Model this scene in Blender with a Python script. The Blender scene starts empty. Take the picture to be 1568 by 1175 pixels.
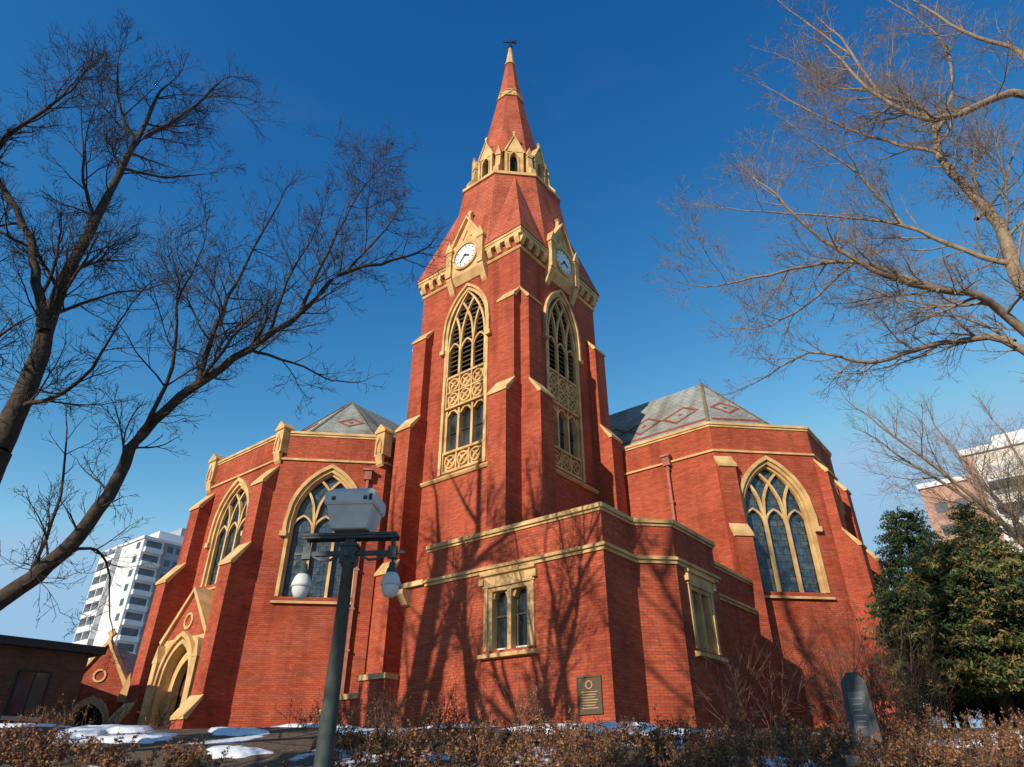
import bpy, math, random
import numpy as np
from mathutils import Vector
R=math.radians
scene=bpy.context.scene
# ------------------------------------------------------------------ materials
def nt(name):
    m=bpy.data.materials.new(name); m.use_nodes=True
    t=m.node_tree; b=t.nodes['Principled BSDF']; return m,t,b
def N(t,typ,**k):
    n=t.nodes.new(typ)
    for a,v in k.items():
        if a in n.inputs: n.inputs[a].default_value=v
        else: setattr(n,a,v)
    return n
def ramp(t,fac,stops):
    r=t.nodes.new('ShaderNodeValToRGB'); e=r.color_ramp.elements
    while len(e)<len(stops): e.new(.5)
    for i,(p,c) in enumerate(stops):
        e[i].position=p; e[i].color=(*c,1)
    t.links.new(fac,r.inputs[0]); return r
def mix(t,fac,a,b,mode='MIX'):
    m=t.nodes.new('ShaderNodeMix'); m.data_type='RGBA'; m.blend_type=mode
    for i,v in ((0,fac),(6,a),(7,b)):
        if hasattr(v,'links') or hasattr(v,'is_linked'): t.links.new(v,m.inputs[i])
        else: m.inputs[i].default_value=v if i==0 else (*v,1)
    return m.outputs[2]
def bump(t,b,h,s,d=.02):
    n=N(t,'ShaderNodeBump',Strength=s,Distance=d); t.links.new(h,n.inputs['Height']); t.links.new(n.outputs[0],b.inputs['Normal'])
def noise_mat(name,c1,c2,scale=3,rough=.85,bs=.3,detail=6,spec=.3,bd=.02,metal=0):
    m,t,b=nt(name); tc=N(t,'ShaderNodeTexCoord'); n=N(t,'ShaderNodeTexNoise',Scale=scale,Detail=detail)
    t.links.new(tc.outputs['Object'],n.inputs['Vector'])
    r=ramp(t,n.outputs[0],[(.3,c1),(.7,c2)]); t.links.new(r.outputs[0],b.inputs['Base Color'])
    b.inputs['Roughness'].default_value=rough; b.inputs['Specular IOR Level'].default_value=spec; b.inputs['Metallic'].default_value=metal
    if bs: bump(t,b,n.outputs[0],bs,bd)
    return m
def brick_mat(name,c1,c2,cm,bw=.23,rh=.078,mort=.009):
    m,t,b=nt(name); uv=N(t,'ShaderNodeUVMap'); uv.uv_map='UVMap'
    br=N(t,'ShaderNodeTexBrick'); t.links.new(uv.outputs[0],br.inputs['Vector'])
    br.inputs['Scale'].default_value=1; br.inputs['Brick Width'].default_value=bw; br.inputs['Row Height'].default_value=rh
    br.inputs['Mortar Size'].default_value=mort; br.inputs['Mortar Smooth'].default_value=.3; br.inputs['Bias'].default_value=0
    br.inputs['Color1'].default_value=(*c1,1); br.inputs['Color2'].default_value=(*c2,1); br.inputs['Mortar'].default_value=(*cm,1)
    tc=N(t,'ShaderNodeTexCoord'); n=N(t,'ShaderNodeTexNoise',Scale=.45,Detail=8,Roughness=.65)
    t.links.new(tc.outputs['Object'],n.inputs['Vector'])
    r=ramp(t,n.outputs[0],[(.3,(.70,.62,.58)),(.52,(1,1,1)),(.74,(1.14,1.20,1.22))])
    o=mix(t,1.0,br.outputs[0],r.outputs[0],'MULTIPLY')
    mp=N(t,'ShaderNodeMapping'); mp.inputs['Scale'].default_value=(.9,7,1); t.links.new(uv.outputs[0],mp.inputs[0])
    n2=N(t,'ShaderNodeTexNoise',Scale=1.0,Detail=5); t.links.new(mp.outputs[0],n2.inputs['Vector'])
    r2=ramp(t,n2.outputs[0],[(.3,(.84,.80,.78)),(.7,(1.08,1.09,1.1))])
    o=mix(t,1.0,o,r2.outputs[0],'MULTIPLY')
    mp3=N(t,'ShaderNodeMapping'); mp3.inputs['Scale'].default_value=(1.6,.16,1); t.links.new(uv.outputs[0],mp3.inputs[0])
    n3=N(t,'ShaderNodeTexNoise',Scale=1.0,Detail=5); t.links.new(mp3.outputs[0],n3.inputs['Vector'])
    r3=ramp(t,n3.outputs[0],[(.32,(.72,.68,.66)),(.5,(1,1,1))])
    o=mix(t,1.0,o,r3.outputs[0],'MULTIPLY')
    t.links.new(o,b.inputs['Base Color']); b.inputs['Roughness'].default_value=.85; b.inputs['Specular IOR Level'].default_value=.2
    inv=N(t,'ShaderNodeMath',operation='SUBTRACT'); inv.inputs[0].default_value=1; t.links.new(br.outputs['Fac'],inv.inputs[1])
    bump(t,b,inv.outputs[0],.5,.012)
    return m
BRICK=brick_mat('red_brick',(.52,.108,.050),(.38,.070,.034),(.25,.075,.045))
TILE=brick_mat('red_clay_tile',(.54,.145,.075),(.43,.10,.055),(.25,.06,.035),.25,.16,.012)
STONE=noise_mat('buff_sandstone',(.44,.255,.10),(.76,.50,.22),1.6,.85,.5,8)
SLATE=brick_mat('green_slate',(.27,.29,.26),(.35,.37,.33),(.15,.16,.14),.3,.2,.012)
SLATER=brick_mat('red_slate',(.32,.075,.055),(.38,.10,.07),(.17,.05,.04),.3,.2,.012)
DARK=noise_mat('dark_interior',(.008,.008,.01),(.015,.013,.012),2,.9,0)
LOUV=noise_mat('grey_louvre',(.14,.11,.08),(.24,.19,.13),4,.8,.2)
WHITE=noise_mat('white_enamel',(.74,.73,.70),(.82,.81,.78),3,.4,0)
BLACK=noise_mat('black_iron',(.012,.012,.014),(.03,.03,.03),8,.5,.1)
COPPER=noise_mat('red_downpipe',(.28,.09,.06),(.40,.16,.11),5,.6,.1)
WOOD=noise_mat('door_wood',(.05,.022,.012),(.09,.045,.022),6,.6,.3)
BRONZE=noise_mat('bronze_plaque',(.075,.05,.03),(.12,.08,.05),25,.6,.2)
def glass_mat(name,stain=True):
    m,t,b=nt(name); uv=N(t,'ShaderNodeUVMap'); uv.uv_map='UVMap'
    if stain:
        v=N(t,'ShaderNodeTexVoronoi',Scale=5.5); t.links.new(uv.outputs[0],v.inputs['Vector'])
        sp=N(t,'ShaderNodeSeparateColor'); t.links.new(v.outputs['Color'],sp.inputs[0])
        r=ramp(t,sp.outputs[0],[(0,(.015,.025,.035)),(.35,(.045,.08,.10)),(.6,(.025,.055,.11)),(.8,(.09,.11,.10)),(1,(.03,.04,.035))])
        br=N(t,'ShaderNodeTexBrick'); t.links.new(uv.outputs[0],br.inputs['Vector'])
        for k,x in (('Scale',1),('Brick Width',.34),('Row Height',.30),('Mortar Size',.012)): br.inputs[k].default_value=x
        o=mix(t,br.outputs['Fac'],r.outputs[0],(.01,.01,.01))
        t.links.new(o,b.inputs['Base Color']); b.inputs['Roughness'].default_value=.28
        bump(t,b,v.outputs['Distance'],.5,.02)
    else:
        n=N(t,'ShaderNodeTexNoise',Scale=.8); t.links.new(uv.outputs[0],n.inputs['Vector'])
        r=ramp(t,n.outputs[0],[(.4,(.015,.02,.022)),(.6,(.05,.055,.06))]); t.links.new(r.outputs[0],b.inputs['Base Color'])
        b.inputs['Roughness'].default_value=.06
        bump(t,b,n.outputs[0],.15,.02)
    b.inputs['Specular IOR Level'].default_value=.6
    return m
SGLASS=glass_mat('leaded_glass'); GLASS=glass_mat('window_glass',False)
MATS=[BRICK,STONE,TILE,SLATE,SLATER,DARK,LOUV,WHITE,BLACK,COPPER,WOOD,BRONZE,SGLASS,GLASS]
(mBR,mST,mTI,mSL,mSR,mDK,mLO,mWH,mBK,mCO,mWO,mBZ,mSG,mGL)=range(14)
# ------------------------------------------------------------------ mesh builder
class MB:
    def __init__(s): s.v=[];s.f=[];s.m=[]
    def face(s,pts,m):
        i=len(s.v); s.v+= [tuple(p) for p in pts]; s.f.append(tuple(range(i,i+len(pts)))); s.m.append(m)
    def ext(s,pts,vec,m):
        q=[(p[0]+vec[0],p[1]+vec[1],p[2]+vec[2]) for p in pts]; n=len(pts)
        i=len(s.v); s.v+=[tuple(p) for p in pts]+q
        s.f.append(tuple(range(i,i+n))[::-1]); s.f.append(tuple(range(i+n,i+2*n))); s.m+=[m,m]
        for k in range(n):
            j=(k+1)%n; s.f.append((i+k,i+j,i+n+j,i+n+k)); s.m.append(m)
    def prism(s,poly,z0,z1,m): s.ext([(x,y,z0) for x,y in poly],(0,0,z1-z0),m)
    def box(s,x0,x1,y0,y1,z0,z1,m): s.prism([(x0,y0),(x1,y0),(x1,y1),(x0,y1)],z0,z1,m)
    def frustum(s,lo,hi,m,cap=True):
        n=len(lo); i=len(s.v); s.v+=[tuple(p) for p in lo]+[tuple(p) for p in hi]
        for k in range(n):
            j=(k+1)%n; s.f.append((i+k,i+j,i+n+j,i+n+k)); s.m.append(m)
        if cap: s.f.append(tuple(range(i+n,i+2*n))); s.m.append(m); s.f.append(tuple(range(i,i+n))[::-1]); s.m.append(m)
    def lathe(s,c,prof,m,n=16):
        for (r0,z0),(r1,z1) in zip(prof[:-1],prof[1:]):
            for k in range(n):
                a,b=2*math.pi*k/n,2*math.pi*(k+1)/n
                p=lambda r,t,z:(c[0]+r*math.cos(t),c[1]+r*math.sin(t),c[2]+z)
                s.face([p(r0,a,z0),p(r0,b,z0),p(r1,b,z1),p(r1,a,z1)],m)
    def build(s,name,parent=None,mats=None,smooth=False):
        me=bpy.data.meshes.new(name); me.from_pydata(s.v,[],s.f)
        for m in (mats or MATS): me.materials.append(m)
        me.polygons.foreach_set('material_index',s.m); me.update()
        import bmesh
        bm=bmesh.new(); bm.from_mesh(me)
        if smooth: bmesh.ops.remove_doubles(bm,verts=bm.verts,dist=1e-4)
        bmesh.ops.recalc_face_normals(bm,faces=bm.faces)
        uvl=bm.loops.layers.uv.new('UVMap')
        for f in bm.faces:
            n=f.normal
            if abs(n.z)<.93:
                t=Vector((-n.y,n.x,0)).normalized(); b=n.cross(t)
                if b.z<0:b=-b
            else: t=Vector((1,0,0)); b=Vector((0,1,0))
            for l in f.loops:
                co=l.vert.co; l[uvl].uv=(co.dot(t),co.dot(b))
            if smooth: f.smooth=True
        bm.to_mesh(me); bm.free()
        ob=bpy.data.objects.new(name,me); scene.collection.objects.link(ob)
        if parent: ob.parent=parent
        return ob
class Fr:
    def __init__(s,o,u,n,v=(0,0,1)):
        s.o=Vector((*o,0)) if len(o)==2 else Vector(o)
        s.u=Vector((*u,0)) if len(u)==2 else Vector(u)
        s.n=Vector((*n,0)) if len(n)==2 else Vector(n)
        s.u.normalize(); s.n.normalize(); s.v=Vector(v)
    def p(s,a,z,d): return s.o+s.u*a+s.v*z+s.n*d
def slab(M,F,pts,d0,d1,m): M.ext([F.p(a,z,d0) for a,z in pts],F.n*(d1-d0),m)
def sbox(M,F,s0,s1,z0,z1,d0,d1,m): slab(M,F,[(s0,z0),(s1,z0),(s1,z1),(s0,z1)],d0,d1,m)
def prof(M,F,pts,s0,s1,m): M.ext([F.p(s0,z,d) for d,z in pts],F.u*(s1-s0),m)
def bar(M,F,path,w,d0,d1,m,closed=False):
    n=len(path); L=[];Rr=[]
    for i in range(n):
        if closed: a,b=path[i-1],path[(i+1)%n]
        else: a,b=path[max(i-1,0)],path[min(i+1,n-1)]
        dx,dz=b[0]-a[0],b[1]-a[1]; l=math.hypot(dx,dz) or 1
        ox,oz=-dz/l*w/2,dx/l*w/2
        L.append((path[i][0]+ox,path[i][1]+oz)); Rr.append((path[i][0]-ox,path[i][1]-oz))
    for i in range(n if closed else n-1):
        j=(i+1)%n
        slabq=[L[i],L[j],Rr[j],Rr[i]]
        f=[F.p(a,z,d1) for a,z in slabq]; M.face(f,m)
        M.face([F.p(*L[i],d0),F.p(*L[j],d0),F.p(*L[j],d1),F.p(*L[i],d1)],m)
        M.face([F.p(*Rr[i],d0),F.p(*Rr[j],d0),F.p(*Rr[j],d1),F.p(*Rr[i],d1)],m)
def archz(x,w,h):
    if h<=0: return 0
    Rr=(w*w+h*h)/(2*w); q=Rr*Rr-(Rr-w+abs(x))**2
    return math.sqrt(max(q,0))
def archpts(sc,w,zs,h,n=9):
    out=[]
    for i in range(-n,n+1):
        x=w*math.copysign(abs(i/n)**.6,i) if i else 0
        out.append((sc+x,zs+archz(x,w,h)))
    return out
def wall(M,F,s0,s1,z0,z1,ops,m,reveal=.3,back=True):
    cur=s0
    for (sc,w,zb,zs,h) in sorted(ops):
        M.face([F.p(cur,z0,0),F.p(sc-w,z0,0),F.p(sc-w,z1,0),F.p(cur,z1,0)],m)
        M.face([F.p(sc-w,z0,0),F.p(sc+w,z0,0),F.p(sc+w,zb,0),F.p(sc-w,zb,0)],m)
        ap=archpts(sc,w,zs,h) if h>0 else [(sc-w,zs),(sc+w,zs)]
        for a,b in zip(ap[:-1],ap[1:]):
            M.face([F.p(a[0],a[1],0),F.p(b[0],b[1],0),F.p(b[0],z1,0),F.p(a[0],z1,0)],m)
        loop=[(sc-w,zb)]+ap+[(sc+w,zb)]
        for i in range(len(loop)):
            a,b=loop[i],loop[(i+1)%len(loop)]
            M.face([F.p(*a,0),F.p(*b,0),F.p(*b,-reveal),F.p(*a,-reveal)],mST if m==mBR else m)
        cur=sc+w
    M.face([F.p(cur,z0,0),F.p(s1,z0,0),F.p(s1,z1,0),F.p(cur,z1,0)],m)
def archband(M,F,sc,w,zb,zs,h,t,d0,d1,m):
    a=[(sc-w,zb)]+archpts(sc,w,zs,h)+[(sc+w,zb)]
    b=[(sc-w-t,zb)]+archpts(sc,w+t,zs,h+t*1.25)+[(sc+w+t,zb)]
    for i in range(len(a)-1):
        M.face([F.p(*a[i],d1),F.p(*a[i+1],d1),F.p(*b[i+1],d1),F.p(*b[i],d1)],m)
        M.face([F.p(*b[i],d0),F.p(*b[i+1],d0),F.p(*b[i+1],d1),F.p(*b[i],d1)],m)
        M.face([F.p(*a[i],d0),F.p(*a[i+1],d0),F.p(*a[i+1],d1),F.p(*a[i],d1)],m)
    for i in (0,-1):
        M.face([F.p(*a[i],d0),F.p(*b[i],d0),F.p(*b[i],d1),F.p(*a[i],d1)],m)
def tracery(M,F,sc,w,zb,zs,h,nl,d,m,bw=.11,cusps=True):
    Rr=(w*w+h*h)/(2*w); d0,d1=d,d+.14
    lw=2*w/nl
    for k in range(1,nl):
        x0=-w+k*lw
        bar(M,F,[(sc+x0,zb),(sc+x0,zs)],bw,d0,d1,m)
        for sg in (1,-1):
            path=[]
            for i in range(0,25):
                x=x0+sg*i*(2*w)/24
                q=Rr*Rr-(Rr-abs(x-x0))**2
                z=math.sqrt(max(q,0))
                if abs(x)>=w or z>archz(x,w,h)+.02: break
                path.append((sc+x,zs+z))
            if len(path)>1: bar(M,F,path,bw*.85,d0+.01*sg,d1-.02-.01*sg,m)
    if cusps:
        for k in range(nl):
            c=-w+(k+.5)*lw
            hh=lw*.75
            z0=zs-hh*.55
            ap=archpts(sc+c,lw/2-.02,z0,hh,5)
            bar(M,F,ap,bw*.7,d0+.02,d1-.035,m)
    bar(M,F,[(sc-w+.05,zb)]+archpts(sc,w-.05,zs,h-.06)+[(sc+w-.05,zb)],.10,d0-.005,d1+.01,m)
def glassfill(M,F,sc,w,zb,zs,h,d,m):
    M.face([F.p(a,z,d) for a,z in [(sc-w,zb)]+archpts(sc,w,zs,h)+[(sc+w,zb)]],m)
def band(M,poly,dout,din,z0,z1,m,closed=False,slope=0):
    n=len(poly); o=[];inn=[]
    for i in range(n):
        P=Vector(poly[i]); ns=[]
        if i>0 or closed:
            d=(P-Vector(poly[i-1])).normalized(); ns.append(Vector((d.y,-d.x)))
        if i<n-1 or closed:
            d=(Vector(poly[(i+1)%n])-P).normalized(); ns.append(Vector((d.y,-d.x)))
        nn=sum(ns,Vector((0,0))).normalized(); k=1/max(nn.dot(ns[0]),.3)
        o.append(P+nn*dout*k); inn.append(P-nn*din*k)
    for i in range(n if closed else n-1):
        j=(i+1)%n
        lo=[(*o[i],z0),(*o[j],z0),(*inn[j],z0),(*inn[i],z0)]
        if slope:
            hi=[(*o[i],z1-slope),(*o[j],z1-slope),(*inn[j],z1),(*inn[i],z1)]
        else: hi=[(*o[i],z1),(*o[j],z1),(*inn[j],z1),(*inn[i],z1)]
        M.frustum(lo,hi,m)
def buttress(M,F,s0,s1,st,zbase=1.0):
    z=zbase
    for i,(zt,pr) in enumerate(st):
        nx=st[i+1][1] if i+1<len(st) else 0
        rise=(pr-nx)*1.25+.05
        o=.004*i
        prof(M,F,[(-.05,z),(pr,z),(pr,zt),(nx,zt+rise-.03),(-.05,zt+rise-.03)],s0+o,s1-o,mBR)
        prof(M,F,[(pr+.06,zt-.09),(pr+.06,zt+.02),(nx-.01,zt+rise+.08),(nx-.01,zt+rise-.06),(pr-.1,zt-.06),(pr-.1,zt-.09)],s0-.05,s1+.05,mST)
        z=zt+rise-.2
def string(M,F,s0,s1,z,m=mST,h=.16,d=.09): prof(M,F,[(-.02,z-h*.6),(d*.5,z-h*.6),(d,z-h*.2),(d,z+h*.1),(0,z+h*.5),(-.02,z+h*.5)],s0,s1,m)
# ------------------------------------------------------------------ church
church=bpy.data.objects.new('brick_church',None); scene.collection.objects.link(church)
TH=math.atan2(.782,.624)
church.location=(.39,24.5,0); church.rotation_euler=(0,0,TH)
W=6.7; ZC=24.1
TF=[Fr((0,0),(0,1),(-1,0)),Fr((0,0),(1,0),(0,-1)),Fr((W,0),(0,1),(1,0)),Fr((0,W),(1,0),(0,1))]
T=MB(); TR=MB()
sc,w,zb,zs,h=W/2,1.25,12.9,20.5,2.35
for F in TF:
    wall(T,F,0,W,1,ZC+.8,[(sc,w,zb,zs,h)],mBR,.45)
    archband(TR,F,sc,w+.0,zb+.0,zs,h,.17,-.02,.05,mST)
    archband(TR,F,sc,w+.17,zs-.9,zs,h+.22,.13,-.02,.16,mST)
    for sx in (-1,1): sbox(TR,F,sc+sx*(w+.25)-.14,sc+sx*(w+.25)+.14,zs-1.12,zs-.88,0,.2,mST)
    string(TR,F,.95,W-.95,12.75,h=.22,d=.14)
    glassfill(T,F,sc,w,18.0,zs,h,-.44,mDK)
    z=18.15
    while z<zs+h-.25:
        hw=w-.03 if z<zs else w
        if z>=zs:
            hw=0
            for i in range(60):
                x=w*i/60
                if archz(x,w,h)>z-zs: hw=x
        if hw>.1: prof(T,F,[(-.42,z+.13),(-.40,z+.16),(-.13,z-.02),(-.15,z-.05)],sc-hw,sc+hw,mLO)
        z+=.27
    tracery(TR,F,sc,w,18.0,zs-.9,h+.9-.02,3,-.12,mST,.13)
    def panel(z0,z1,nx,ny):
        sbox(TR,F,sc-w,sc+w,z0,z1,-.3,-.14,mST)
        bar(TR,F,[(sc-w+.06,z0+.06),(sc+w-.06,z0+.06),(sc+w-.06,z1-.06),(sc-w+.06,z1-.06)],.12,-.14,.0,mST,True)
        cw=(2*w-.2)/nx; ch=(z1-z0-.2)/ny
        for i in range(nx):
            for j in range(ny):
                cx=sc-w+.1+(i+.5)*cw; cz=z0+.1+(j+.5)*ch; r=min(cw,ch)*.40
                bar(TR,F,[(cx+r*math.cos(a*math.pi/6),cz+r*math.sin(a*math.pi/6)) for a in range(12)],.07,-.14,-.03,mST,True)
                for a in range(4):
                    t=a*math.pi/2+math.pi/4
                    bar(TR,F,[(cx+r*.25*math.cos(t),cz+r*.25*math.sin(t)),(cx+r*.95*math.cos(t),cz+r*.95*math.sin(t))],.06,-.14,-.05,mST)
                slab(TR,F,[(cx+r*.22*math.cos(a),cz+r*.22*math.sin(a)) for a in (0,1.05,2.1,3.14,4.2,5.24)],-.14,-.03,mST)
        for i in range(1,nx): bar(TR,F,[(sc-w+.1+i*cw,z0),(sc-w+.1+i*cw,z1)],.08,-.14,-.02,mST)
        for j in range(1,ny): bar(TR,F,[(sc-w,z0+.1+j*ch),(sc+w,z0+.1+j*ch)],.08,-.14,-.025,mST)
    panel(16.2,18.0,3,2); panel(12.95,14.0,3,1)
    sbox(T,F,sc-w,sc+w,14.0,16.2,-.40,-.36,mGL)
    for x in (-w+.06,-w/3,w/3,w-.06): bar(TR,F,[(sc+x,14.0),(sc+x,16.2)],.13,-.36,-.1,mST)
    for x in (-w*2/3,0,w*2/3):
        bar(TR,F,[(sc+x-w/3+.08,15.9),(sc+x-.12,16.15),(sc+x+.12,16.15),(sc+x+w/3-.08,15.9)],.10,-.36,-.13,mST)
        bar(T,F,[(sc+x-w/3,15.05),(sc+x+w/3,15.05)],.05,-.36,-.31,mBK)
    for s0,s1 in ((0,.95),(W-.95,W)):
        buttress(T,F,s0,s1,[(8.6,1.35),(15.4,1.02),(20.7,.48)])
    string(TR,F,-.05,W+.05,ZC-.15,h=.18,d=.10)
    k=0
    while k<12:
        s0=-.1+k*(W+.2)/11.6
        if abs(s0+.14-sc)>1.35 and s0<W: prof(TR,F,[(0,ZC+.05),(.12,ZC+.05),(.26,ZC+.3),(.26,ZC+.5),(0,ZC+.5)],s0,s0+.28,mST)
        k+=1
    # clock dormer
    hw=1.02
    prof(TR,F,[(-.3,23.45),(.06,23.45),(.34,23.85),(.34,26.0),(-2.2,26.0)],sc-hw,sc+hw,mST)
    for sx in (-1,1):
        prof(TR,F,[(.01,22.95),(.1,23.05),(.42,23.75),(.42,23.9),(.01,23.9)],sc+sx*(hw+.08)-.17,sc+sx*(hw+.08)+.17,mST)
        c=sc+sx*(hw+.08)
        sbox(TR,F,c-.18,c+.18,23.9,25.6,-.1,.5,mST)
        slab(TR,F,[(c-.24,25.6),(c+.24,25.6),(c+.24,25.72),(c,26.35),(c-.24,25.72)],-.14,.54,mST)
    slab(TR,F,[(sc-hw-.02,25.9),(sc+hw+.02,25.9),(sc,27.6)],-.15,.28,mST)
    bar(TR,F,[(sc-hw-.1,25.8),(sc,27.7),(sc+hw+.1,25.8)],.17,-.2,.46,mST)
    for sx in (-1,1):
        T.face([F.p(sc+sx*(hw+.08),25.85,.3),F.p(sc,27.65,.3),F.p(sc,27.65,-2.6),F.p(sc+sx*(hw+.08),25.85,-2.6)],mTI)
    slab(TR,F,[(sc-.08,27.65),(sc+.08,27.65),(sc+.05,28.05),(sc+.17,28.17),(sc,28.36),(sc-.17,28.17),(sc-.05,28.05)],.0,.2,mST)
    bar(TR,F,[(sc-.3,26.25),(sc,26.8),(sc+.3,26.25)],.08,.28,.34,mST)
    CZ=24.95; circ=lambda r,n=36:[(sc+r*math.cos(2*math.pi*i/n),CZ+r*math.sin(2*math.pi*i/n)) for i in range(n)]
    slab(TR,F,circ(.74),.36,.40,mWH)
    bar(TR,F,circ(.81),.14,.34,.45,mST,True); bar(TR,F,circ(.71),.022,.40,.412,mBK,True)
    for i in range(12):
        t=i*math.pi/6; bar(TR,F,[(sc+.54*math.sin(t),CZ+.54*math.cos(t)),(sc+.66*math.sin(t),CZ+.66*math.cos(t))],.045,.40,.412,mBK)
    for t,l,ww in ((R(118),.36,.075),(R(222),.52,.055)):
        if F is TF[0] or F is TF[3]: t=-t
        bar(TR,F,[(sc-.1*math.sin(t),CZ-.1*math.cos(t)),(sc+l*math.sin(t),CZ+l*math.cos(t))],ww,.412,.44,mBK)
E=.3
T.box(.02,W-.02,.02,W-.02,ZC+.7,ZC+.8,mDK)
TR.box(-.26,W+.26,-.26,W+.26,ZC+.5,ZC+.72,mST)
TR.box(-E,W+E,-E,W+E,ZC+.724,ZC+.88,mST)
# spire
S=MB(); cx=W/2
def octo(ap,z,rot=0):
    r=ap/math.cos(math.pi/8); return [(cx+r*math.cos(math.pi/8+k*math.pi/4+rot),cx+r*math.sin(math.pi/8+k*math.pi/4+rot),z) for k in range(8)]
H0=W/2+.34
zE=24.98
S.frustum(octo(H0,zE),octo(2.82,31.2),mTI)
ob=octo(H0,zE); t8=octo(2.82,31.2)
for k in range(4):
    i=2*k; a,b=ob[i],ob[i+1]; sx=1 if (a[0]+b[0])/2>cx else -1; sy=1 if (a[1]+b[1])/2>cx else -1
    c=(cx+sx*H0,cx+sy*H0,zE)
    mt=[(t8[i][j]+t8[i+1][j])/2 for j in range(3)]; mb=[(a[j]+b[j])/2 for j in range(3)]
    top=[mb[j]+(mt[j]-mb[j])*.97 for j in range(3)]
    S.face([a,c,top],mTI); S.face([c,b,top],mTI)
def ring(ap0,ap1,z0,z1,m): S.frustum(octo(ap0,z0),octo(ap1,z1),m)
ring(2.95,2.95,31.08,31.28,mST); ring(2.95,2.2,31.284,31.6,mST)
ring(1.95,1.95,31.5,34.1,mST)
ring(2.0,.86,33.9,41.1,mTI); ring(.95,.85,41.0,41.15,mST); ring(.9,.78,41.154,41.75,mST); ring(.86,.80,41.754,41.9,mST)
for k in range(8):
    t=k*math.pi/4; n=(math.cos(t),math.sin(t)); G=Fr((cx+n[0]*.86,cx+n[1]*.86),(-n[1],n[0]),n)
    bar(S,G,[(-.2,41.3),(0,41.62),(.2,41.3)],.06,0,.06,mST)
ring(.76,.32,41.9,45.5,mTI); ring(.40,.38,45.5,45.65,mST); ring(.33,.10,45.654,47.7,mST)
S.lathe((cx,cx,47.7),[(.1,0),(.2,.12),(.1,.3),(.04,.32),(.035,1.2)],mBK,8)
for q in (Fr((cx,cx),(1,-1),(1,1)),):
    bar(S,q,[(-.42,48.45),(.42,48.45)],.07,-.03,.03,mBK); bar(S,q,[(0,48.0),(0,49.0)],.07,-.035,.035,mBK)
    slab(S,q,[(.1,48.65),(.5,48.8),(.4,48.5)],-.02,.02,mBK)
    for a in (-.42,.42): slab(S,q,[(a-.09,48.45),(a,48.36),(a+.09,48.45),(a,48.54)],-.04,.04,mBK)
for k in range(8):
    t=k*math.pi/4; n=(math.cos(t),math.sin(t)); u=(-n[1],n[0])
    dw=.48
    G=Fr((cx+n[0]*2.3,cx+n[1]*2.3),u,n)
    wall(S,G,-dw,dw,31.5,33.8,[(0,.25,31.75,33.1,.55)],mST,.3)
    glassfill(S,G,0,.25,31.75,33.1,.55,-.28,mDK)
    for sx in (-1,1):
        S.face([G.p(sx*dw,31.5,0),G.p(sx*dw,33.8,0),G.p(sx*dw,33.8,-.5),G.p(sx*dw,31.5,-.5)],mST)
        sbox(S,G,sx*dw-.08,sx*dw+.08,31.55,33.6,-.06,.10,mST)
    archband(S,G,0,.25,31.8,33.1,.55,.07,0,.06,mST)
    slab(S,G,[(-dw-.08,33.7),(dw+.08,33.7),(0,35.0)],-.75,.05,mST)
    bar(S,G,[(-dw-.14,33.58),(0,35.1),(dw+.14,33.58)],.11,-.75,.12,mST)
    slab(S,G,[(-.05,35.0),(.05,35.0),(.04,35.3),(.12,35.4),(0,35.55),(-.12,35.4),(-.04,35.3)],-.06,.08,mST)
    t=t+math.pi/8; n=(math.cos(t),math.sin(t)); u=(-n[1],n[0]); rr=1.95/math.cos(math.pi/8)
    G=Fr((cx+n[0]*rr,cx+n[1]*rr),u,n)
    prof(S,G,[(-.2,31.4),(.8,31.4),(.8,31.9),(.48,32.4),(.40,33.3),(-.2,33.5)],-.15,.15,mST)
    sbox(S,G,-.18,.18,33.3,33.45,-.1,.46,mST)
    slab(S,G,[(-.17,33.45),(.17,33.45),(0,34.2)],.0,.4,mST)
T.build('tower_walls',church); TR.build('tower_stonework',church); S.build('spire',church)
# ---- wings
WG=MB(); WS=MB(); ZP=15.1; Z0=1.0
def bigwin(F,sc,zb=7.7,w=1.42,zs=10.9,h=2.35,nl=3):
    archband(WS,F,sc,w,zb,zs,h,.14,-.02,.04,mST)
    archband(WS,F,sc,w+.14,zs-.5,zs,h+.18,.15,-.02,.15,mST)
    for sx in (-1,1): sbox(WS,F,sc+sx*(w+.23)-.14,sc+sx*(w+.23)+.14,zs-.7,zs-.48,0,.2,mST)
    glassfill(WG,F,sc,w,zb,zs,h,-.30,mSG)
    tracery(WS,F,sc,w,zb,zs,h,nl,-.24,mST,.12)
    prof(WS,F,[(-.3,zb-.05),(.14,zb-.20),(.14,zb-.28),(-.02,zb-.28),(-.3,zb-.1)],sc-w-.25,sc+w+.25,mST)
    return (sc,w,zb,zs,h)
def seg(a,b):
    a=Vector(a);b=Vector(b);d=b-a;L=d.length;d.normalize();return Fr(tuple(a),tuple(d),(d.y,-d.x)),L
left=[(12,20.1),(-1.1,20.1),(-4.5,16.7),(-4.5,10.5),(-1.1,7.1),(.3,7.1)]
segsL=[seg(a,b) for a,b in zip(left[:-1],left[1:])]
if segsL[2][0].n.x>0:
    left=left[::-1]; segsL=[seg(a,b) for a,b in zip(left[:-1],left[1:])]
right=[(7,3),(7,-5.4),(10.3,-8.7),(14,-8.7),(17.3,-5.4),(17.3,20)]
segsR=[seg(a,b) for a,b in zip(right[:-1],right[1:])]
if segsR[0][0].n.x>0:
    right=right[::-1]; segsR=[seg(a,b) for a,b in zip(right[:-1],right[1:])]
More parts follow.
